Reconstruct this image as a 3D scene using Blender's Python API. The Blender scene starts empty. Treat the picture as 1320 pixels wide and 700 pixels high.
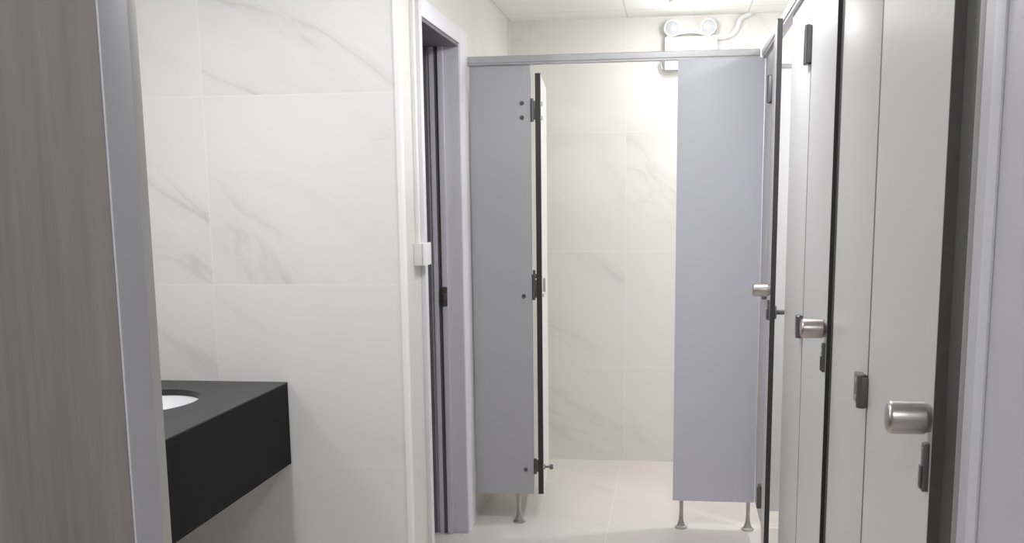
import bpy, bmesh, math
from mathutils import Vector, Matrix

C = bpy.context.scene.collection
scene = bpy.context.scene

# ------------------------------------------------------------------ materials
def lin(c):
    c = c / 255.0
    return c / 12.92 if c <= 0.04045 else ((c + 0.055) / 1.055) ** 2.4

def rgb(r, g, b):
    return (lin(r), lin(g), lin(b), 1.0)

def new_mat(name):
    m = bpy.data.materials.new(name)
    m.use_nodes = True
    nt = m.node_tree
    return m, nt, nt.nodes['Principled BSDF']

def spec(b, v):
    b.inputs['Specular IOR Level'].default_value = v

def N(nt, typ, **kw):
    n = nt.nodes.new(typ)
    for k, v in kw.items():
        setattr(n, k, v)
    return n

def math_node(nt, op, a, b=None, c=None, clamp=False):
    n = N(nt, 'ShaderNodeMath', operation=op, use_clamp=clamp)
    for i, v in enumerate((a, b, c)):
        if v is None:
            continue
        if isinstance(v, (int, float)):
            n.inputs[i].default_value = v
        else:
            nt.links.new(v, n.inputs[i])
    return n.outputs[0]

def mix_col(nt, fac, a, b, blend='MIX'):
    n = N(nt, 'ShaderNodeMix', data_type='RGBA', blend_type=blend)
    if isinstance(fac, (int, float)):
        n.inputs[0].default_value = fac
    else:
        nt.links.new(fac, n.inputs[0])
    for i, v in ((6, a), (7, b)):
        if isinstance(v, tuple):
            n.inputs[i].default_value = v
        else:
            nt.links.new(v, n.inputs[i])
    return n.outputs[2]

def plain(name, col, rough=0.5, metal=0.0, sp=0.5, mottle=0.04, mscale=6.0, stretch=(1, 1, 1)):
    m, nt, b = new_mat(name)
    tc = N(nt, 'ShaderNodeTexCoord')
    mp = N(nt, 'ShaderNodeMapping')
    mp.inputs['Scale'].default_value = stretch
    nt.links.new(tc.outputs['Object'], mp.inputs[0])
    no = N(nt, 'ShaderNodeTexNoise')
    no.inputs['Scale'].default_value = mscale
    no.inputs['Detail'].default_value = 4
    nt.links.new(mp.outputs[0], no.inputs['Vector'])
    dark = tuple(c * (1 - mottle) for c in col[:3]) + (1,)
    lite = tuple(min(1, c * (1 + mottle)) for c in col[:3]) + (1,)
    nt.links.new(mix_col(nt, no.outputs['Fac'], dark, lite), b.inputs['Base Color'])
    b.inputs['Roughness'].default_value = rough
    b.inputs['Metallic'].default_value = metal
    spec(b, sp)
    return m

def joint_mask(nt, coord, off, w, g):
    t = math_node(nt, 'SUBTRACT', coord, off - w / 2)
    t = math_node(nt, 'DIVIDE', t, w)
    t = math_node(nt, 'FRACT', t)
    t = math_node(nt, 'SUBTRACT', t, 0.5)
    t = math_node(nt, 'ABSOLUTE', t)
    t = math_node(nt, 'MULTIPLY', t, w)
    return math_node(nt, 'LESS_THAN', t, g / 2)

def marble(name, base, vein, grout, uo, uw, vo, vw, floor=False, rough=0.42, g=0.004, vein_amt=0.5, sp=0.5):
    """large marble-look tiles: u runs along the wall, v up it (or x / y on the floor)"""
    m, nt, b = new_mat(name)
    tc = N(nt, 'ShaderNodeTexCoord')
    sx = N(nt, 'ShaderNodeSeparateXYZ')
    nt.links.new(tc.outputs['Object'], sx.inputs[0])
    if floor:
        u, v = sx.outputs[0], sx.outputs[1]
    else:
        u, v = math_node(nt, 'ADD', sx.outputs[0], sx.outputs[1]), sx.outputs[2]
    # tile index offsets the veins so that they break at the joints
    ti = math_node(nt, 'FLOOR', math_node(nt, 'DIVIDE', math_node(nt, 'SUBTRACT', u, uo), uw))
    tj = math_node(nt, 'FLOOR', math_node(nt, 'DIVIDE', math_node(nt, 'SUBTRACT', v, vo), vw))
    tid = math_node(nt, 'ADD', math_node(nt, 'MULTIPLY', ti, 3.7), math_node(nt, 'MULTIPLY', tj, 9.1))
    s = math_node(nt, 'ADD', math_node(nt, 'MULTIPLY', u, 0.83), math_node(nt, 'MULTIPLY', v, -0.56))
    t = math_node(nt, 'ADD', math_node(nt, 'MULTIPLY', u, 0.56), math_node(nt, 'MULTIPLY', v, 0.83))
    cx = N(nt, 'ShaderNodeCombineXYZ')
    nt.links.new(math_node(nt, 'MULTIPLY', s, 0.55), cx.inputs[0])
    nt.links.new(math_node(nt, 'MULTIPLY', t, 1.9), cx.inputs[1])
    nt.links.new(tid, cx.inputs[2])
    n1 = N(nt, 'ShaderNodeTexNoise')
    n1.inputs['Scale'].default_value = 1.5
    n1.inputs['Detail'].default_value = 7
    n1.inputs['Roughness'].default_value = 0.55
    n1.inputs['Distortion'].default_value = 0.5
    nt.links.new(cx.outputs[0], n1.inputs['Vector'])
    d = math_node(nt, 'ABSOLUTE', math_node(nt, 'SUBTRACT', n1.outputs['Fac'], 0.5))
    line = math_node(nt, 'SUBTRACT', 1.0, math_node(nt, 'DIVIDE', d, 0.028), clamp=True)
    line = math_node(nt, 'POWER', line, 1.5)
    wide = math_node(nt, 'SUBTRACT', 1.0, math_node(nt, 'DIVIDE', d, 0.12), clamp=True)
    n2 = N(nt, 'ShaderNodeTexNoise')
    n2.inputs['Scale'].default_value = 1.9
    n2.inputs['Detail'].default_value = 3
    nt.links.new(cx.outputs[0], n2.inputs['Vector'])
    mask = math_node(nt, 'MULTIPLY', math_node(nt, 'SUBTRACT', n2.outputs['Fac'], 0.47), 5.0, clamp=True)
    amt = math_node(nt, 'ADD', math_node(nt, 'MULTIPLY', line, 0.5), math_node(nt, 'MULTIPLY', wide, 0.4))
    amt = math_node(nt, 'MULTIPLY', amt, mask)
    amt = math_node(nt, 'MULTIPLY', amt, vein_amt)
    col = mix_col(nt, amt, base, vein)
    ju = joint_mask(nt, u, uo, uw, g)
    jv = joint_mask(nt, v, vo, vw, g)
    j = math_node(nt, 'MAXIMUM', ju, jv)
    col = mix_col(nt, math_node(nt, 'MULTIPLY', j, 0.5), col, grout)
    nt.links.new(col, b.inputs['Base Color'])
    b.inputs['Roughness'].default_value = rough
    spec(b, sp)
    bp = N(nt, 'ShaderNodeBump')
    bp.inputs['Strength'].default_value = 0.12
    bp.inputs['Distance'].default_value = 0.002
    nt.links.new(math_node(nt, 'SUBTRACT', 1.0, j), bp.inputs['Height'])
    nt.links.new(bp.outputs[0], b.inputs['Normal'])
    return m

def ceiling_mat():
    m, nt, b = new_mat('ceiling_board')
    tc = N(nt, 'ShaderNodeTexCoord')
    sx = N(nt, 'ShaderNodeSeparateXYZ')
    nt.links.new(tc.outputs['Object'], sx.inputs[0])
    j = math_node(nt, 'MAXIMUM', joint_mask(nt, sx.outputs[0], -0.25, 0.6, 0.008),
                  joint_mask(nt, sx.outputs[1], 4.75, 0.6, 0.008))
    nt.links.new(mix_col(nt, j, rgb(242, 243, 237), rgb(215, 216, 210)), b.inputs['Base Color'])
    b.inputs['Roughness'].default_value = 0.7
    return m

def wood_mat():
    m, nt, b = new_mat('wood_laminate')
    tc = N(nt, 'ShaderNodeTexCoord')
    mp = N(nt, 'ShaderNodeMapping')
    mp.inputs['Scale'].default_value = (1.0, 1.0, 0.035)
    nt.links.new(tc.outputs['Object'], mp.inputs[0])
    def noise(scale, detail):
        n = N(nt, 'ShaderNodeTexNoise')
        n.inputs['Scale'].default_value = scale
        n.inputs['Detail'].default_value = detail
        n.inputs['Roughness'].default_value = 0.6
        nt.links.new(mp.outputs[0], n.inputs['Vector'])
        return n.outputs['Fac']
    a = noise(45, 6)
    c = noise(160, 3)
    big = noise(9, 2)
    f = math_node(nt, 'ADD', math_node(nt, 'MULTIPLY', a, 0.5), math_node(nt, 'MULTIPLY', c, 0.2))
    f = math_node(nt, 'ADD', f, math_node(nt, 'MULTIPLY', big, 0.3))
    f = math_node(nt, 'MULTIPLY', math_node(nt, 'SUBTRACT', f, 0.36), 3.4, clamp=True)
    nt.links.new(mix_col(nt, f, rgb(103, 97, 94), rgb(126, 119, 115)), b.inputs['Base Color'])
    b.inputs['Roughness'].default_value = 0.5
    spec(b, 0.3)
    return m

def glow_mat(name, col, strength):
    m, nt, b = new_mat(name)
    b.inputs['Base Color'].default_value = col
    b.inputs['Emission Color'].default_value = col
    b.inputs['Emission Strength'].default_value = strength
    return m

V0, VW = 0.517, 0.615
GROUT = rgb(232, 231, 229)
M = {}
M['tile_front'] = marble('marble_tile_vanity', rgb(222, 220, 221), rgb(146, 141, 139), GROUT, -1.536 + 3.35, 1.22, V0, VW, vein_amt=0.42)
M['tile_back'] = marble('marble_tile_back', rgb(218, 215, 208), rgb(160, 152, 146), rgb(230, 228, 222), -0.256 + 5.565, 0.6, V0, VW * 1.0, vein_amt=0.32, rough=0.35)
M['tile_side'] = marble('marble_tile_side', rgb(216, 214, 207), rgb(160, 152, 146), rgb(228, 226, 222), 3.35 - 0.87, 1.22, V0, VW, vein_amt=0.25)
M['floor'] = marble('beige_floor_tile', rgb(208, 200, 194), rgb(180, 170, 164), rgb(224, 218, 213), -0.27, 0.6, 4.33, 0.6, floor=True, rough=0.3, g=0.006, vein_amt=0.3)
M['ceiling'] = ceiling_mat()
M['wood'] = wood_mat()
M['lam_lilac'] = plain('lilac_grey_laminate', rgb(186, 186, 198), 0.42, mottle=0.02)
M['lam_shade'] = plain('shaded_lilac_laminate', rgb(170, 171, 175), 0.45, mottle=0.02)  # lilac laminate again, the left partition's shade put into its colour
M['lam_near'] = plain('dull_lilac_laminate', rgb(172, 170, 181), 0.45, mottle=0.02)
M['lam_grey'] = plain('pale_grey_laminate', rgb(181, 180, 181), 0.38, mottle=0.02)
M['lam_white'] = plain('white_laminate', rgb(222, 221, 222), 0.4, mottle=0.02)
M['black_edge'] = plain('black_core_edge', rgb(30, 29, 30), 0.5, mottle=0.2, mscale=60)
M['lit_black'] = plain('lit_black_edge', rgb(62, 60, 61), 0.5, mottle=0.25, mscale=50)  # black core edge, its lit greyish tone put into the colour
M['gap_shade'] = plain('dark_gap_shade', rgb(40, 39, 40), 0.6, mottle=0.25, mscale=40)  # dark strips standing in for the shade in the door gaps
M['gap_grey'] = plain('grey_gap_shade', rgb(120, 119, 120), 0.5)  # grey band standing in for the softer shade beside the near gap
M['alu'] = plain('satin_aluminium', rgb(172, 171, 173), 0.42, metal=0.35)
M['trim'] = plain('grey_metal_trim', rgb(176, 177, 186), 0.42, mottle=0.03, stretch=(1, 1, 0.2))
M['trim_light'] = plain('light_grey_metal_trim', rgb(190, 189, 184), 0.35, mottle=0.06, stretch=(1, 1, 0.3))
M['steel'] = plain('brushed_steel', rgb(176, 168, 166), 0.32, metal=0.9, mottle=0.08, mscale=30)
M['dark_steel'] = plain('dark_steel', rgb(96, 94, 95), 0.38, metal=0.7, mottle=0.15, mscale=40)
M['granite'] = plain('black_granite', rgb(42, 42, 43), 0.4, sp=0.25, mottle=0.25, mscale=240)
M['granite_shaded'] = plain('shaded_granite_apron', rgb(12, 13, 15), 0.6, sp=0.1, mottle=0.25, mscale=240)  # same granite as the worktop, the apron's shade put into its colour
M['ceramic'] = plain('white_ceramic', rgb(238, 238, 240), 0.12, mottle=0.01)
M['white_plastic'] = plain('white_plastic', rgb(236, 236, 234), 0.4, mottle=0.01)
M['lamp_white'] = plain('offwhite_lamp_plastic', rgb(214, 215, 214), 0.45, mottle=0.01)
M['lens'] = plain('frosted_lamp_lens', rgb(180, 183, 185), 0.25, mottle=0.02)
M['frame_white'] = plain('lilac_white_door_frame', rgb(228, 226, 233), 0.4, mottle=0.02)
M['frame_grey'] = plain('grey_door_jamb', rgb(198, 196, 206), 0.45, mottle=0.02)
M['frame_dark'] = plain('dark_grey_door_stop', rgb(96, 94, 99), 0.5)
M['dark_wall'] = plain('unlit_closet_wall', rgb(34, 31, 31), 0.8)  # closet walls, the unlit room's darkness put into their colour
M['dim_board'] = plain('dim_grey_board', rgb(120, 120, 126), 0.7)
M['strike'] = plain('brown_strike_metal', rgb(98, 86, 82), 0.45, metal=0.6)
M['corner'] = plain('white_corner_bead', rgb(238, 236, 234), 0.3, mottle=0.01)
M['lamp_dim'] = glow_mat('dim_diffuser', (1.0, 0.98, 0.95, 1), 1.5)
M['lamp_on'] = glow_mat('lit_diffuser', (1.0, 0.98, 0.95, 1), 9.0)

# ------------------------------------------------------------------ mesh helpers
def box(bm, lo, hi, bev=0.0, seg=2):
    r = bmesh.ops.create_cube(bm, size=1.0)
    vs = r['verts']
    for v in vs:
        v.co = Vector([lo[i] + (v.co[i] + 0.5) * (hi[i] - lo[i]) for i in range(3)])
    if bev > 0:
        es = list({e for v in vs for e in v.link_edges})
        bmesh.ops.bevel(bm, geom=es, offset=bev, segments=seg, profile=0.7, affect='EDGES')

def lathe(bm, prof, origin, axis, n=28):
    """prof = [(distance along axis, radius)], closed at both ends"""
    ax = Vector(axis).normalized()
    ref = Vector((0, 0, 1)) if abs(ax.z) < 0.9 else Vector((1, 0, 0))
    a = ax.cross(ref).normalized()
    b = ax.cross(a)
    o = Vector(origin)
    rings = []
    for d, r in prof:
        if r <= 1e-6:
            rings.append([bm.verts.new(o + ax * d)])
        else:
            rings.append([bm.verts.new(o + ax * d + (a * math.cos(2 * math.pi * k / n) + b * math.sin(2 * math.pi * k / n)) * r) for k in range(n)])
    for p, q in zip(rings, rings[1:]):
        for k in range(n):
            k2 = (k + 1) % n
            if len(p) == 1 and len(q) == 1:
                continue
            if len(p) == 1:
                bm.faces.new((p[0], q[k2], q[k]))
            elif len(q) == 1:
                bm.faces.new((p[k], p[k2], q[0]))
            else:
                bm.faces.new((p[k], p[k2], q[k2], q[k]))

def cyl(bm, a, b, r, n=20, chamfer=0.0):
    a, b = Vector(a), Vector(b)
    L = (b - a).length
    c = chamfer
    prof = [(0, 0), (0, r - c), (c, r), (L - c, r), (L, r - c), (L, 0)] if c else [(0, 0), (0, r), (L, r), (L, 0)]
    lathe(bm, prof, a, b - a, n)

def tube(bm, pts, r, n=10):
    pts = [Vector(p) for p in pts]
    # Catmull-Rom resample
    P = [pts[0]] + pts + [pts[-1]]
    out = []
    for i in range(1, len(P) - 2):
        for s in range(8):
            t = s / 8
            p0, p1, p2, p3 = P[i - 1], P[i], P[i + 1], P[i + 2]
            out.append(0.5 * ((2 * p1) + (p2 - p0) * t + (2 * p0 - 5 * p1 + 4 * p2 - p3) * t * t + (3 * p1 - p0 - 3 * p2 + p3) * t ** 3))
    out.append(pts[-1])
    rings = []
    up = Vector((0.1, 1, 0.05)).normalized()
    for i, p in enumerate(out):
        d = (out[min(i + 1, len(out) - 1)] - out[max(i - 1, 0)]).normalized()
        a = d.cross(up).normalized()
        b = d.cross(a)
        rings.append([bm.verts.new(p + (a * math.cos(2 * math.pi * k / n) + b * math.sin(2 * math.pi * k / n)) * r) for k in range(n)])
    for p, q in zip(rings, rings[1:]):
        for k in range(n):
            bm.faces.new((p[k], p[(k + 1) % n], q[(k + 1) % n], q[k]))
    bm.faces.new(rings[0])
    bm.faces.new(rings[-1])

def obj(name, bm, mat, parent=None, smooth=True):
    bmesh.ops.recalc_face_normals(bm, faces=bm.faces)
    me = bpy.data.meshes.new(name)
    bm.to_mesh(me)
    bm.free()
    mats = mat if isinstance(mat, (list, tuple)) else [mat]
    for mm in mats:
        me.materials.append(mm)
    if smooth:
        for p in me.polygons:
            p.use_smooth = True
        me.set_sharp_from_angle(angle=math.radians(35))
    o = bpy.data.objects.new(name, me)
    C.objects.link(o)
    if parent:
        o.parent = parent
    return o

def thing(name, label, cat, loc=(0, 0, 0), rotz=0.0, group=None):
    o = bpy.data.objects.new(name, None)
    o.empty_display_size = 0.1
    C.objects.link(o)
    o.location = loc
    o.rotation_euler = (0, 0, rotz)
    o['label'] = label
    o['category'] = cat
    if group:
        o['group'] = group
    return o

def boxes(name, mat, parent, *bs, bev=0.0):
    bm = bmesh.new()
    for lo, hi in bs:
        box(bm, lo, hi, bev)
    return obj(name, bm, mat, parent)

def structure(name, mat, *bs):
    o = boxes(name, mat, None, *bs)
    o['kind'] = 'structure'
    return o

# ------------------------------------------------------------------ room shell
CE = 2.315          # ceiling height
XL = -0.87          # left wall of the passage beyond the vanity
XR = 0.352          # face of the stall row on the right
YV = 3.35           # wall at the end of the vanity
YF = 4.41           # front of the end stall
YB = 5.565          # back wall
structure('floor', M['floor'], ((-2.0, -1.7, -0.1), (1.7, YB + 0.1, 0.0)))
structure('ceiling', M['ceiling'], ((-2.0, -1.7, CE), (1.7, YB + 0.1, CE + 0.1)))
structure('wall_back', M['tile_back'], ((-2.0, YB, 0), (1.7, YB + 0.1, CE)))
structure('wall_right', M['tile_side'], ((1.6, -1.6, 0), (1.7, YB, CE)))
structure('wall_front', M['tile_side'], ((-1.9, -1.7, 0), (1.6, -1.6, CE)))
structure('wall_left', M['tile_side'], ((-2.0, -1.6, 0), (-1.9, YV, CE)))
# vanity end wall (faces the camera)
structure('wall_vanity', M['tile_front'], ((-2.0, YV, 0), (XL - 0.012, YV + 0.1, CE)))
# passage wall with the doorway
DY0, DY1, DZ = 3.598, 4.24, 2.02
structure('wall_passage', M['tile_side'],
          ((XL - 0.12, YV + 0.1, 0), (XL, DY0, CE)),
          ((XL - 0.012, YV + 0.004, 0), (XL, YV + 0.1, CE)),
          ((XL - 0.12, DY0, DZ), (XL, DY1, CE)),
          ((XL - 0.12, DY1, 0), (XL, YB, CE)))
# white corner bead where the two tiled walls meet
bm = bmesh.new()
cyl(bm, (XL - 0.006, YV + 0.006, 0), (XL - 0.006, YV + 0.006, CE), 0.0085, 16)
box(bm, (XL - 0.018, YV - 0.0025, 0), (XL - 0.006, YV + 0.002, CE))
box(bm, (XL - 0.004, YV + 0.006, 0), (XL + 0.002, YV + 0.014, CE))
o = obj('trim_1', bm, M['corner']); o['kind'] = 'structure'
# dark closet behind the doorway
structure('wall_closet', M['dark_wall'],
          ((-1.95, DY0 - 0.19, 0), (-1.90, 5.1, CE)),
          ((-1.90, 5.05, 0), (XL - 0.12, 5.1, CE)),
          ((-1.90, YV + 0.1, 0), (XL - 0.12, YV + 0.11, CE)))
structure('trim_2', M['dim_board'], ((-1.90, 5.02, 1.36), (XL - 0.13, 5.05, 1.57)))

# door frame of the passage doorway
d = thing('door_1', 'lilac grey metal door frame around the dark doorway left of the end stall', 'door frame', (XL, (DY0 + DY1) / 2, 0))
del d['label'], d['category']
d['kind'] = 'structure'
def L(p, base):
    return tuple(p[i] - base[i] for i in range(3))
db = d.location.copy()
def lb(base, *bs):
    return [(L(a, base), L(b, base)) for a, b in bs]
pr = 0.016
boxes('door_frame', M['frame_white'], d, *lb(db,
      ((XL + 0.0, DY0 - 0.038, 0), (XL + pr, DY0, DZ + 0.062)),
      ((XL + 0.0, DY1, 0), (XL + pr, DY1 + 0.15, DZ + 0.062)),
      ((XL + 0.0, DY0, DZ), (XL + pr, DY1, DZ + 0.062))), bev=0.002)
boxes('jamb', M['frame_grey'], d, *lb(db,
      ((XL - 0.12, DY1 - 0.012, 0), (XL + 0.012, DY1 - 0.0005, DZ)),
      ((XL - 0.12, DY0 + 0.0005, 0), (XL + 0.012, DY0 + 0.008, DZ))), bev=0.002)
boxes('lintel', M['frame_dark'], d, *lb(db, ((XL - 0.12, DY0 + 0.008, DZ - 0.012), (XL + 0.010, DY1 - 0.012, DZ - 0.0005))))
boxes('door_stop', M['frame_grey'], d, *lb(db,
      ((XL - 0.072, DY1 - 0.030, 0), (XL - 0.050, DY1 - 0.012, DZ - 0.012)),
      ((XL - 0.108, DY1 - 0.022, 0), (XL - 0.090, DY1 - 0.012, DZ - 0.012))), bev=0.002)
boxes('rebate', M['frame_dark'], d, *lb(db,
      ((XL - 0.090, DY1 - 0.016, 0), (XL - 0.072, DY1 - 0.012, DZ - 0.012)),
      ((XL - 0.150, DY1 - 0.020, 0), (XL - 0.121, DY1 - 0.004, DZ))))
bm = bmesh.new()
x0, y0 = XL - 0.075 - db.x, DY1 - 0.034 - db.y
box(bm, (x0, y0, 0.975), (x0 + 0.024, y0 + 0.006, 1.055), 0.002)
box(bm, (x0 + 0.004, y0 - 0.012, 1.000), (x0 + 0.018, y0, 1.030), 0.004)
obj('strike_plate', bm, M['strike'], d)

# ------------------------------------------------------------------ vanity counter with basin
CX, CT, CB = -1.292, 0.803, 0.520
t = thing('vanity_counter', 'black granite vanity counter with deep apron and white basin, behind the wood panel', 'counter', (-1.6, 2.3, CB))
b0 = t.location.copy()
bcx, bcy, brx, bry = -1.615, 2.975, 0.163, 0.205
def slab_with_hole(bm, x0, x1, y0, y1, zb, zt, cx, cy, rx, ry, n=64):
    def ring(z):
        inner, outer = [], []
        for k in range(n):
            a = 2 * math.pi * k / n
            c, s = math.cos(a), math.sin(a)
            inner.append(bm.verts.new((cx + rx * c, cy + ry * s, z)))
            tx = ((x1 - cx) / c) if c > 1e-9 else ((x0 - cx) / c if c < -1e-9 else 1e9)
            ty = ((y1 - cy) / s) if s > 1e-9 else ((y0 - cy) / s if s < -1e-9 else 1e9)
            tt = min(tx, ty)
            outer.append(bm.verts.new((cx + tt * c, cy + tt * s, z)))
        return inner, outer
    it, ot = ring(zt)
    ib, ob = ring(zb)
    for v in ob:
        v.co.z = zt - 0.004
    # corner vertices are snapped in so the slab stays rectangular
    for lst in (ot, ob):
        for qx, qy in ((x0, y0), (x0, y1), (x1, y0), (x1, y1)):
            v = min(lst, key=lambda w: (w.co.x - qx) ** 2 + (w.co.y - qy) ** 2)
            v.co.x, v.co.y = qx, qy
    for k in range(n):
        k2 = (k + 1) % n
        bm.faces.new((it[k], ot[k], ot[k2], it[k2]))
        bm.faces.new((ib[k2], ob[k2], ob[k], ib[k]))
        bm.faces.new((ot[k], ob[k], ob[k2], ot[k2]))
        bm.faces.new((it[k2], ib[k2], ib[k], it[k]))
bm = bmesh.new()
slab_with_hole(bm, -1.899 - b0.x, CX - b0.x, 1.25 - b0.y, YV - 0.001 - b0.y, CT - 0.02 - b0.z, CT - b0.z, bcx - b0.x, bcy - b0.y, brx, bry)
obj('worktop', bm, M['granite'], t)
boxes('apron', M['granite_shaded'], t, *lb(b0,
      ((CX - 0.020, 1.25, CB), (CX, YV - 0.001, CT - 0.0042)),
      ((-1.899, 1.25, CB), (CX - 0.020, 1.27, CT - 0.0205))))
bm = bmesh.new()
n = 48
rings = []
for f, z in ((1.10, -0.021), (1.04, -0.021), (1.03, -0.035), (0.98, -0.07), (0.85, -0.11), (0.6, -0.14), (0.25, -0.15), (0.12, -0.152)):
    rings.append([bm.verts.new((bcx - b0.x + brx * f * math.cos(2 * math.pi * k / n), bcy - b0.y + bry * f * math.sin(2 * math.pi * k / n), CT - b0.z + z)) for k in range(n)])
for p, q in zip(rings, rings[1:]):
    for k in range(n):
        bm.faces.new((p[k], p[(k + 1) % n], q[(k + 1) % n], q[k]))
bm.faces.new(rings[-1])
ba = obj('basin', bm, M['ceramic'], t)
sm = ba.modifiers.new('thick', 'SOLIDIFY'); sm.thickness = 0.008; sm.offset = 1
ba['label'] = 'white undermounted oval basin'
bm = bmesh.new()
cyl(bm, (bcx - b0.x, bcy - b0.y, CT - b0.z - 0.152), (bcx - b0.x, bcy - b0.y, CT - b0.z - 0.147), 0.022, 24, 0.002)
obj('drain', bm, M['steel'], ba)

# ------------------------------------------------------------------ wood panel at the left edge
WX, WY = -0.449, 0.80
t = thing('laminate_panel', 'tall brown wood-grain panel with grey metal end trim, at the left edge', 'panel', (WX, WY, 0))
b0 = t.location.copy()
boxes('wood_face', M['wood'], t, *lb(b0, ((-1.895, WY, 0.0), (WX - 0.002, WY + 0.062, CE - 0.002))), bev=0.001)
boxes('end_trim', M['trim'], t, *lb(b0, ((WX - 0.004, WY + 0.001, 0.0), (WX, WY + 0.047, CE - 0.002))), bev=0.0015)
bm = bmesh.new()
box(bm, (-0.006, 0.045, 0), (-0.0005, 0.063, CE - 0.002), 0.002)
box(bm, (-0.012, 0.060, 0), (-0.002, 0.066, CE - 0.002), 0.002)
obj('trim_bead', bm, M['trim_light'], t)

# ------------------------------------------------------------------ partition hardware
def foot(parent, x, y, h):
    bm = bmesh.new()
    lathe(bm, [(0, 0), (0, 0.027), (0.006, 0.027), (0.012, 0.018), (0.034, 0.0105), (0.060, 0.0085), (h, 0.0085), (h, 0)], (x, y, 0), (0, 0, 1), 20)
    return obj('leg', bm, M['steel'], parent)

def hinge(parent, side, along, z, h=0.074, proud=0.018, mat='dark_steel', out=None):
    """barrel hinge lying over a joint. side: unit outward normal (x,y); along: unit vector along the panel; out: joint point"""
    s, a = Vector((side[0], side[1], 0)), Vector((along[0], along[1], 0))
    o = Vector((out[0], out[1], z))
    bm = bmesh.new()
    def obox(a0, a1, s0, s1, z0, z1, bev=0.002):
        b2 = bmesh.new()
        box(b2, (a0, s0, z0), (a1, s1, z1), bev)
        for v in b2.verts:
            v.co = o + a * v.co.x + s * v.co.y + Vector((0, 0, v.co.z))
        me = bpy.data.meshes.new('tmp'); b2.to_mesh(me); b2.free(); bm.from_mesh(me); bpy.data.meshes.remove(me)
    obox(-0.062, -0.004, 0.0, proud * 0.8, -h / 2, h / 2)
    obox(0.004, 0.016, 0.0, proud * 0.6, -h / 2, h / 2)
    c = o + s * (proud * 0.55)
    cyl(bm, c - Vector((0, 0, h / 2 + 0.004)), c + Vector((0, 0, h / 2 + 0.004)), 0.009, 16, 0.002)
    hg = obj('hinge', bm, M[mat], parent)
    for dz in (-h * 0.3, h * 0.3):
        bm = bmesh.new()
        q = o + a * -0.030 + s * (proud * 0.8) + Vector((0, 0, dz))
        cyl(bm, q, q + s * 0.002, 0.005, 12, 0.0005)
        obj('screw', bm, M['steel'], hg)
    return hg

def knob(parent, p, axis, length=0.066, r=0.0225):
    bm = bmesh.new()
    lathe(bm, [(0, 0), (0, 0.019), (0.004, 0.020), (0.006, 0.0205), (0.0075, r), (length - 0.006, r), (length - 0.003, r - 0.0012), (length - 0.0008, r - 0.004), (length, r - 0.006), (length, 0)], p, axis, 32)
    k = obj('knob', bm, M['steel'], parent)
    k['label'] = 'brushed steel cylinder knob'
    return k

DT = 0.013       # leaf thickness
Z0, Z1 = 0.125, 1.955

def stall_door(label, hinge_pt, angle, width, group, top=Z1, edge='black_edge'):
    """Local frame: hinge at the origin, leaf runs along -Y (towards the camera when closed),
    corridor face at x = 0, the leaf lies in x 0..DT."""
    t = thing('stall_door', label, 'door', (hinge_pt[0], hinge_pt[1], 0), angle, group)
    bm = bmesh.new()
    box(bm, (0, -width + 0.002, Z0 + 0.002), (DT, -0.010, top - 0.002))
    obj('door_leaf', bm, M['lam_grey'], t)
    # black core edge of the compact laminate, all round
    boxes('black_edge', M[edge], t,
          ((0.0006, -width, Z0), (DT + 0.004, -width + 0.0022, top)),
          ((-0.0002, -0.0100, Z0), (DT - 0.0006, 0.0020, top)),
          ((0.0006, -width, Z0), (DT - 0.0006, -0.0022, Z0 + 0.0022)),
          ((0.0006, -width, top - 0.0022), (DT - 0.0006, -0.0022, top)))
    for z, h in ((1.80, 0.094), (1.050, 0.054), (0.235, 0.08)):
        hinge(t, (-1, 0), (0, -1), z, h, out=(0, 0))
    knob(t, (0.0, -width + 0.020, 1.105), (-1, 0, 0), 0.056)
    # indicator lock plate just below the knob
    bm = bmesh.new()
    box(bm, (-0.008, -width + 0.007, 1.005), (0.0, -width + 0.024, 1.072), 0.003)
    box(bm, (-0.011, -width + 0.010, 1.009), (-0.008, -width + 0.021, 1.041), 0.0015)
    lk = obj('lock_plate', bm, M['dark_steel'], t)
    for z in (1.048, 1.064):
        bm = bmesh.new()
        cyl(bm, (-0.0095, -width + 0.0155, z), (-0.0075, -width + 0.0155, z), 0.003, 10)
        obj('screw', bm, M['steel'], lk)
    # inside thumb turn
    bm = bmesh.new()
    cyl(bm, (DT, -width + 0.030, 1.030), (DT + 0.010, -width + 0.030, 1.030), 0.022, 24, 0.002)
    cyl(bm, (DT + 0.010, -width + 0.030, 1.030), (DT + 0.034, -width + 0.030, 1.030), 0.008, 16, 0.002)
    box(bm, (DT + 0.022, -width + 0.018, 1.024), (DT + 0.036, -width + 0.042, 1.036), 0.003)
    obj('thumb_turn', bm, M['dark_steel'], t)
    return t

G_D = 'doors of the stall row on the right'
stall_door('pale grey stall door with steel knob and lock, nearest of the right-hand row', (XR, 1.950), math.radians(-0.9), 0.524, G_D, edge='lit_black')
stall_door('pale grey stall door, middle of the right-hand row, closed, between two wide pilasters', (XR, 2.940), math.radians(-0.8), 0.510, G_D)
stall_door('stall door standing ajar, seen nearly edge-on with black edge, beside the end stall', (XR, 4.085), math.radians(-3.9), 0.605, G_D)

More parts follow.
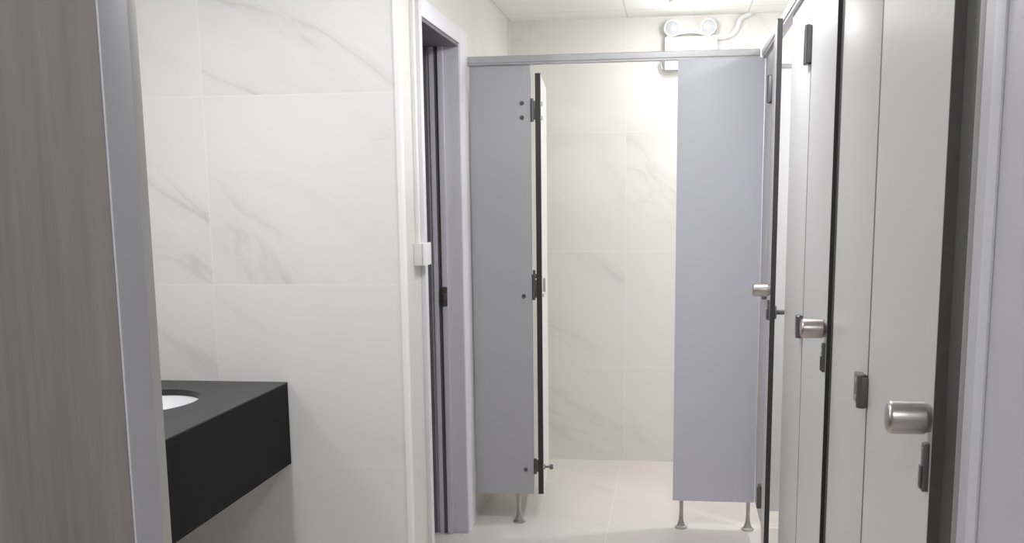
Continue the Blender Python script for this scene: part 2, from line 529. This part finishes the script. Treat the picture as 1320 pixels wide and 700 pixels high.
def pilaster(label, y0, y1, group, strip=0.0, legs=True, mat='lam_grey', far_strip=False):
    t = thing('stall_pilaster', label, 'partition', (XR, (y0 + y1) / 2, 0), 0, group)
    b0 = t.location.copy()
    ye = y1 - strip
    boxes('panel', M[mat], t, *lb(b0, ((XR, y0, Z0), (XR + DT, ye, Z1))), bev=0.0008)
    if strip:
        boxes('gap_shade_strip', M['gap_shade'], t, *lb(b0, ((XR + 0.001, ye, Z0), (XR + DT, y1 - 0.003, Z1))))  # dark strip drawn where the gap beside the door lies in shade
    if legs:
        for y in (y0 + 0.07, y1 - 0.07):
            foot(t, DT / 2, y - b0.y, Z0)
    return t
G_P = 'pilasters of the stall row on the right'
pilaster('wide pale grey pilaster between the nearest and the middle stall doors', 1.953, 2.427, G_P, strip=0.045)
pilaster('pale grey pilaster between the middle door and the stall door that is ajar', 2.943, 3.42, G_P)
pilaster('narrow grey pilaster in the corner beside the end stall', 4.090, YF - 0.008, G_P, legs=False)
# the near end pilaster with its metal profile and the painted gap shade
t = thing('stall_pilaster', 'lilac grey end pilaster with a vertical metal profile, at the right edge', 'partition', (XR, 1.1, 0), 0, G_P)
b0 = t.location.copy()
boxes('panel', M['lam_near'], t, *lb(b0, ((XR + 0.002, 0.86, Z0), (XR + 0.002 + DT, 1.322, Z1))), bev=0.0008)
boxes('gap_shade_strip', M['gap_shade'], t, *lb(b0, ((XR + 0.004, 1.348, Z0), (XR + DT, 1.412, Z1))))
boxes('gap_shade_band', M['gap_grey'], t, *lb(b0, ((XR + 0.002, 1.322, Z0), (XR + DT + 0.002, 1.347, Z1))), bev=0.001)
boxes('metal_profile', M['lam_lilac'], t, *lb(b0,
      ((XR - 0.0015, 1.235, Z0), (XR + 0.002, 1.272, Z1))), bev=0.0014)
for y in (0.95, 1.26):
    foot(t, DT / 2 + 0.002, y - b0.y, Z0)

# partitions between the stalls of the right-hand row
def partition(label, y, group, mat='lam_white', top=1.915, bot=0.075):
    t = thing('stall_partition', label, 'partition', (0.98, y, 0), 0, group)
    b0 = t.location.copy()
    boxes('panel', M[mat], t, *lb(b0, ((XR + DT + 0.004, y - DT / 2, bot), (1.598, y + DT / 2, top))), bev=0.0008)
    boxes('edge_cap', M['alu'], t, *lb(b0, ((XR + DT + 0.004, y - 0.011, top), (1.598, y + 0.011, top + 0.018))), bev=0.001)
    for x in (XR + 0.35, 1.48):
        foot(t, x - b0.x, 0, bot)
    return t
G_S = 'partitions between the right-hand stalls'
partition('white partition with metal top cap, seen through the stall door that is ajar', YF + 0.035, G_S)
partition('white partition at the near side of the stall whose door is ajar', 3.18, G_S)
partition('white partition between the nearest and the middle right-hand stalls', 2.19, G_S)

# ------------------------------------------------------------------ end stall
t = thing('stall_pilaster', 'narrow grey fixed partition left of the open end stall, beside the door frame', 'partition', (-0.73, YF, 0), 0, 'fixed partitions at the front of the end stall')
b0 = t.location.copy()
PX0, PX1 = XL + 0.018, -0.597
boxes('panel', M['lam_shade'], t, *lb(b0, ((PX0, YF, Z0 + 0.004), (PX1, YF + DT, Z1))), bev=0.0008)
foot(t, -0.665 - b0.x, DT / 2, Z0 + 0.004)
for z in (1.799, 1.741, 0.999, 0.24):
    bm = bmesh.new()
    cyl(bm, (-0.632 - b0.x, 0, z), (-0.632 - b0.x, -0.004, z), 0.009, 14, 0.0015)
    obj('bolt_cap', bm, M['dark_steel'], t)

t = thing('stall_pilaster', 'wide lilac grey fixed partition right of the open end stall, on two steel legs', 'partition', (0.18, YF, 0), 0, 'fixed partitions at the front of the end stall')
b0 = t.location.copy()
boxes('panel', M['lam_lilac'], t, *lb(b0, ((0.006, YF - 0.012, Z0 - 0.003), (XR - 0.002, YF - 0.012 + DT, Z1))), bev=0.0008)
for x in (0.043, 0.325):
    foot(t, x - b0.x, -0.012 + DT / 2, Z0 - 0.003)

# door of the end stall, swung inward and seen edge-on: local leaf along +Y from the hinge
t = thing('stall_door', 'white door of the end stall swung fully inward, seen edge-on as a black line', 'door', (-0.5655, YF, 0), math.radians(4.6))
W = 0.585
boxes('door_leaf', M['lam_white'], t, ((-0.0115, 0.002, Z0 + 0.008), (0.0115, W, 1.916)))
boxes('black_edge', M['black_edge'], t, ((-0.0115, -0.001, Z0 + 0.006), (0.0115, 0.002, 1.918)),
      ((-0.0105, W, Z0 + 0.006), (0.0105, W + 0.002, 1.918)),
      ((-0.0105, 0.0, 1.916), (0.0105, W, 1.918)), ((-0.0105, 0.0, Z0 + 0.006), (0.0105, W, Z0 + 0.008)))
for z, h in ((1.770, 0.088), (1.030, 0.088), (0.255, 0.064)):
    bm = bmesh.new()
    box(bm, (-0.030, -0.003, z - h / 2), (-0.021, 0.016, z + h / 2), 0.0015)
    box(bm, (-0.022, 0.004, z - h / 2 + 0.006), (-0.0118, 0.022, z + h / 2 - 0.006), 0.0015)
    cyl(bm, (-0.024, 0.001, z - h / 2 - 0.003), (-0.024, 0.001, z + h / 2 + 0.003), 0.0065, 14, 0.0015)
    obj('hinge', bm, M['dark_steel'], t)
bm = bmesh.new()
lathe(bm, [(0, 0), (0, 0.010), (0.012, 0.010), (0.020, 0.007), (0.020, 0)], (-0.0118, 0.004, 1.085), (-1, 0, 0), 16)
cyl(bm, (-0.022, 0.003, 1.05), (-0.022, 0.003, 1.11), 0.005, 12, 0.001)
obj('latch', bm, M['dark_steel'], t)
for z in (1.799, 1.741, 1.000):
    bm = bmesh.new()
    lathe(bm, [(0, 0), (0, 0.010), (0.005, 0.008), (0.005, 0)], (0.0115, 0.05, z), (1, 0, 0), 16)
    obj('bolt_cap', bm, M['steel'], t)
bm = bmesh.new()
box(bm, (0.0115, 0.085, 1.010), (0.022, 0.100, 1.070), 0.003)
obj('pull_handle', bm, M['steel'], t)
bm = bmesh.new()
lathe(bm, [(0, 0), (0, 0.012), (0.004, 0.012), (0.006, 0.005), (0.024, 0.005), (0.025, 0.011), (0.036, 0.012), (0.040, 0.009), (0.040, 0)], (0.0115, 0.06, 0.238), (1, 0, 0), 20)
obj('bumper', bm, M['dark_steel'], t)

# ------------------------------------------------------------------ top rails
def rail_profile_bm(a, b, w, h, axis):
    bm = bmesh.new()
    # box tube with a shallow lip on its lower edges
    if axis == 'x':
        box(bm, (a, -w / 2, 0.006), (b, w / 2, h), 0.006, 3)
        box(bm, (a, -w / 2 + 0.004, -0.002), (b, w / 2 - 0.004, 0.008), 0.002)
    else:
        box(bm, (-w / 2, a, 0.006), (w / 2, b, h), 0.006, 3)
        box(bm, (-w / 2 + 0.004, a, -0.002), (w / 2 - 0.004, b, 0.008), 0.002)
    return bm
t = obj('top_rail', rail_profile_bm(XL + 0.003, XR - 0.022, 0.036, 0.034, 'x'), M['alu'])
t.location = (0, YF + 0.002, Z1)
t['label'] = 'grey aluminium top rail running across the end stall from wall to corner'
t['category'] = 'rail'
t = obj('top_rail', rail_profile_bm(0.86 - 3, YF + 0.020 - 3, 0.036, 0.034, 'y'), M['alu'])
t.location = (XR + 0.003, 3, Z1)
t['label'] = 'grey aluminium top rail running above the right-hand stall doors'
t['category'] = 'rail'

# ------------------------------------------------------------------ switch box and trunking
t = thing('switch_box', 'small white surface switch box beside the dark doorway', 'switch', (XL, 3.507, 1.225))
boxes('back_box', M['white_plastic'], t, ((0.0005, -0.050, -0.037), (0.030, 0.050, 0.037)), bev=0.003)
boxes('cover_plate', M['white_plastic'], t, ((0.0305, -0.051, -0.038), (0.038, 0.051, 0.038)), bev=0.003)
t = obj('cable_trunking', bmesh.new(), M['white_plastic'])
bm = bmesh.new()
box(bm, (0.0005, -0.012, 0), (0.012, 0.012, CE - 1.264 - 0.001), 0.001)
box(bm, (0.012, -0.009, 0), (0.0135, 0.009, CE - 1.264 - 0.001))
bm.to_mesh(t.data); bm.free()
t.location = (XL, 3.50, 1.264)
t['label'] = 'thin white cable trunking rising from the switch box to the ceiling'
t['category'] = 'trunking'

# ------------------------------------------------------------------ twin-head emergency light
t = thing('emergency_light', 'white emergency light box with two round lamp heads, high on the back wall', 'emergency light', (0.065, YB, 2.125))
boxes('battery_box', M['lamp_white'], t, ((-0.125, -0.060, -0.080), (0.135, -0.001, 0.080)), bev=0.006)
bm = bmesh.new()
tube(bm, [(-0.115, -0.050, 0.078), (-0.05, -0.052, 0.100), (0.03, -0.052, 0.102), (0.10, -0.05, 0.082)], 0.010)
obj('lamp_bracket', bm, M['lamp_white'], t)
for x, z in ((-0.090, 0.128), (0.090, 0.130)):
    bm = bmesh.new()
    lathe(bm, [(0, 0), (0, 0.022), (0.020, 0.036), (0.052, 0.040), (0.060, 0.040), (0.060, 0.034), (0.056, 0.033), (0.056, 0)], (x, -0.010, z), (0.0, -1, -0.12), 28)
    cyl(bm, (x, -0.035, z - 0.055), (x, -0.035, z - 0.030), 0.012, 14)
    h = obj('lamp_head', bm, M['lamp_white'], t)
    bm = bmesh.new()
    lathe(bm, [(0.0565, 0), (0.0565, 0.033), (0.060, 0.026), (0.064, 0.0)], (x, -0.010, z), (0.0, -1, -0.12), 28)
    obj('lens', bm, M['lens'], h)
bm = bmesh.new()
tube(bm, [(0.10, -0.03, 0.085), (0.15, -0.022, 0.076), (0.205, -0.018, 0.088), (0.235, -0.018, 0.125), (0.25, -0.020, 0.165), (0.30, -0.03, 0.186)], 0.012)
cb = obj('power_cable', bm, M['lamp_white'], t)
bm = bmesh.new()
tube(bm, [(-0.124, -0.03, -0.02), (-0.142, -0.03, -0.035), (-0.143, -0.03, -0.06), (-0.13, -0.03, -0.075), (-0.118, -0.03, -0.076)], 0.004, 8)
obj('wire_loop', bm, M['alu'], t)

# ------------------------------------------------------------------ ceiling lights
def downlight(x, y, power, down, label, col=(0.965, 0.975, 1.0), r=0.085):
    """shallow opal dome on the ceiling with its bulb just below it"""
    t = thing('ceiling_light', label, 'light', (x, y, CE), 0, 'round ceiling lights')
    bm = bmesh.new()
    lathe(bm, [(0.0, 0), (0.0, r + 0.012), (-0.010, r + 0.012), (-0.014, r + 0.006), (-0.014, 0)], (0, 0, -0.0005), (0, 0, 1), 40)
    obj('trim_ring', bm, M['white_plastic'], t)
    bm = bmesh.new()
    lathe(bm, [(-0.0142, r), (-0.022, r - 0.008), (-0.030, r - 0.030), (-0.034, r - 0.055), (-0.035, 0)], (0, 0, -0.0005), (0, 0, 1), 40)
    obj('diffuser', bm, M['lamp_on'], t)
    ld = bpy.data.lights.new('lamp_light', 'POINT')
    ld.shadow_soft_size = 0.05
    ld.energy = power
    ld.color = col
    lo = bpy.data.objects.new('lamp_light', ld)
    C.objects.link(lo)
    lo.location = (x, y, CE - 0.092)
    ld = bpy.data.lights.new('lamp_light', 'AREA')
    ld.shape = 'DISK'
    ld.size = 2 * r
    ld.energy = down
    ld.color = col
    lo = bpy.data.objects.new('lamp_light', ld)
    C.objects.link(lo)
    lo.location = (x, y, CE - 0.04)
downlight(0.062, 5.15, 3.2, 2.5, 'lit round lamp on the ceiling above the emergency light')
downlight(-1.30, 2.20, 8, 11.5, 'round lamp on the ceiling above the vanity basin')
downlight(0.02, 3.10, 13, 10, 'round lamp on the ceiling over the passage beside the stall doors')
downlight(-0.30, -0.40, 24, 6, 'round lamp on the ceiling near the entrance, in front of the wood panel')
downlight(0.95, 4.80, 4, 18, 'added unseen round lamp on the ceiling inside the end stall, behind its right partition')  # extra lamp, added out of view to brighten the back wall
downlight(1.02, 3.80, 10, 10, 'round lamp on the ceiling inside the stall whose door is ajar')

# wall lamp added over the vanity so the counter shades the end wall
t = thing('added_wall_lamp', 'added slim white wall lamp above the vanity counter, out of view', 'lamp', (-1.90, 1.9, 1.62))
boxes('back_plate', M['white_plastic'], t, ((0.001, -0.20, -0.03), (0.018, 0.20, 0.03)), bev=0.003)
boxes('diffuser', M['lamp_dim'], t, ((0.018, -0.19, -0.022), (0.040, 0.19, 0.022)), bev=0.004)
ld = bpy.data.lights.new('lamp_light', 'AREA'); ld.shape = 'RECTANGLE'; ld.size = 0.05; ld.size_y = 0.36; ld.energy = 4.5; ld.color = (0.97, 0.98, 1.0)
lo = bpy.data.objects.new('lamp_light', ld); C.objects.link(lo)
lo.location = (-1.852, 1.9, 1.62); lo.rotation_euler = (0, math.radians(-90), 0)

# ------------------------------------------------------------------ world and camera
w = bpy.data.worlds.new('world'); scene.world = w
w.use_nodes = True
w.node_tree.nodes['Background'].inputs[0].default_value = (0.8, 0.85, 0.9, 1)
w.node_tree.nodes['Background'].inputs[1].default_value = 0.1

cd = bpy.data.cameras.new('camera')
cam = bpy.data.objects.new('camera', cd)
C.objects.link(cam)
cd.sensor_fit = 'HORIZONTAL'
cd.sensor_width = 36.0
cd.lens = 1350.0 / 1320.0 * 36.0
cd.shift_x = (660.0 - 682.0) / 1320.0
cd.shift_y = (478.0 - 350.0) / 1320.0
cd.clip_start = 0.02
R = Matrix(((0.9906380021738754, -0.01205973822914972, 0.1359812903994574),
            (0.13615022841621308, 0.16004893872331433, -0.9776745125632322),
            (-0.009973161543139, 0.9870354096501754, 0.16019249715746567)))
cam.matrix_world = Matrix.Translation((0, 0, 1.40)) @ R.to_4x4()
scene.camera = cam
scene.view_settings.view_transform = 'Standard'
scene.view_settings.look = 'None'
scene.view_settings.exposure = 0.0
scene.view_settings.gamma = 1.1
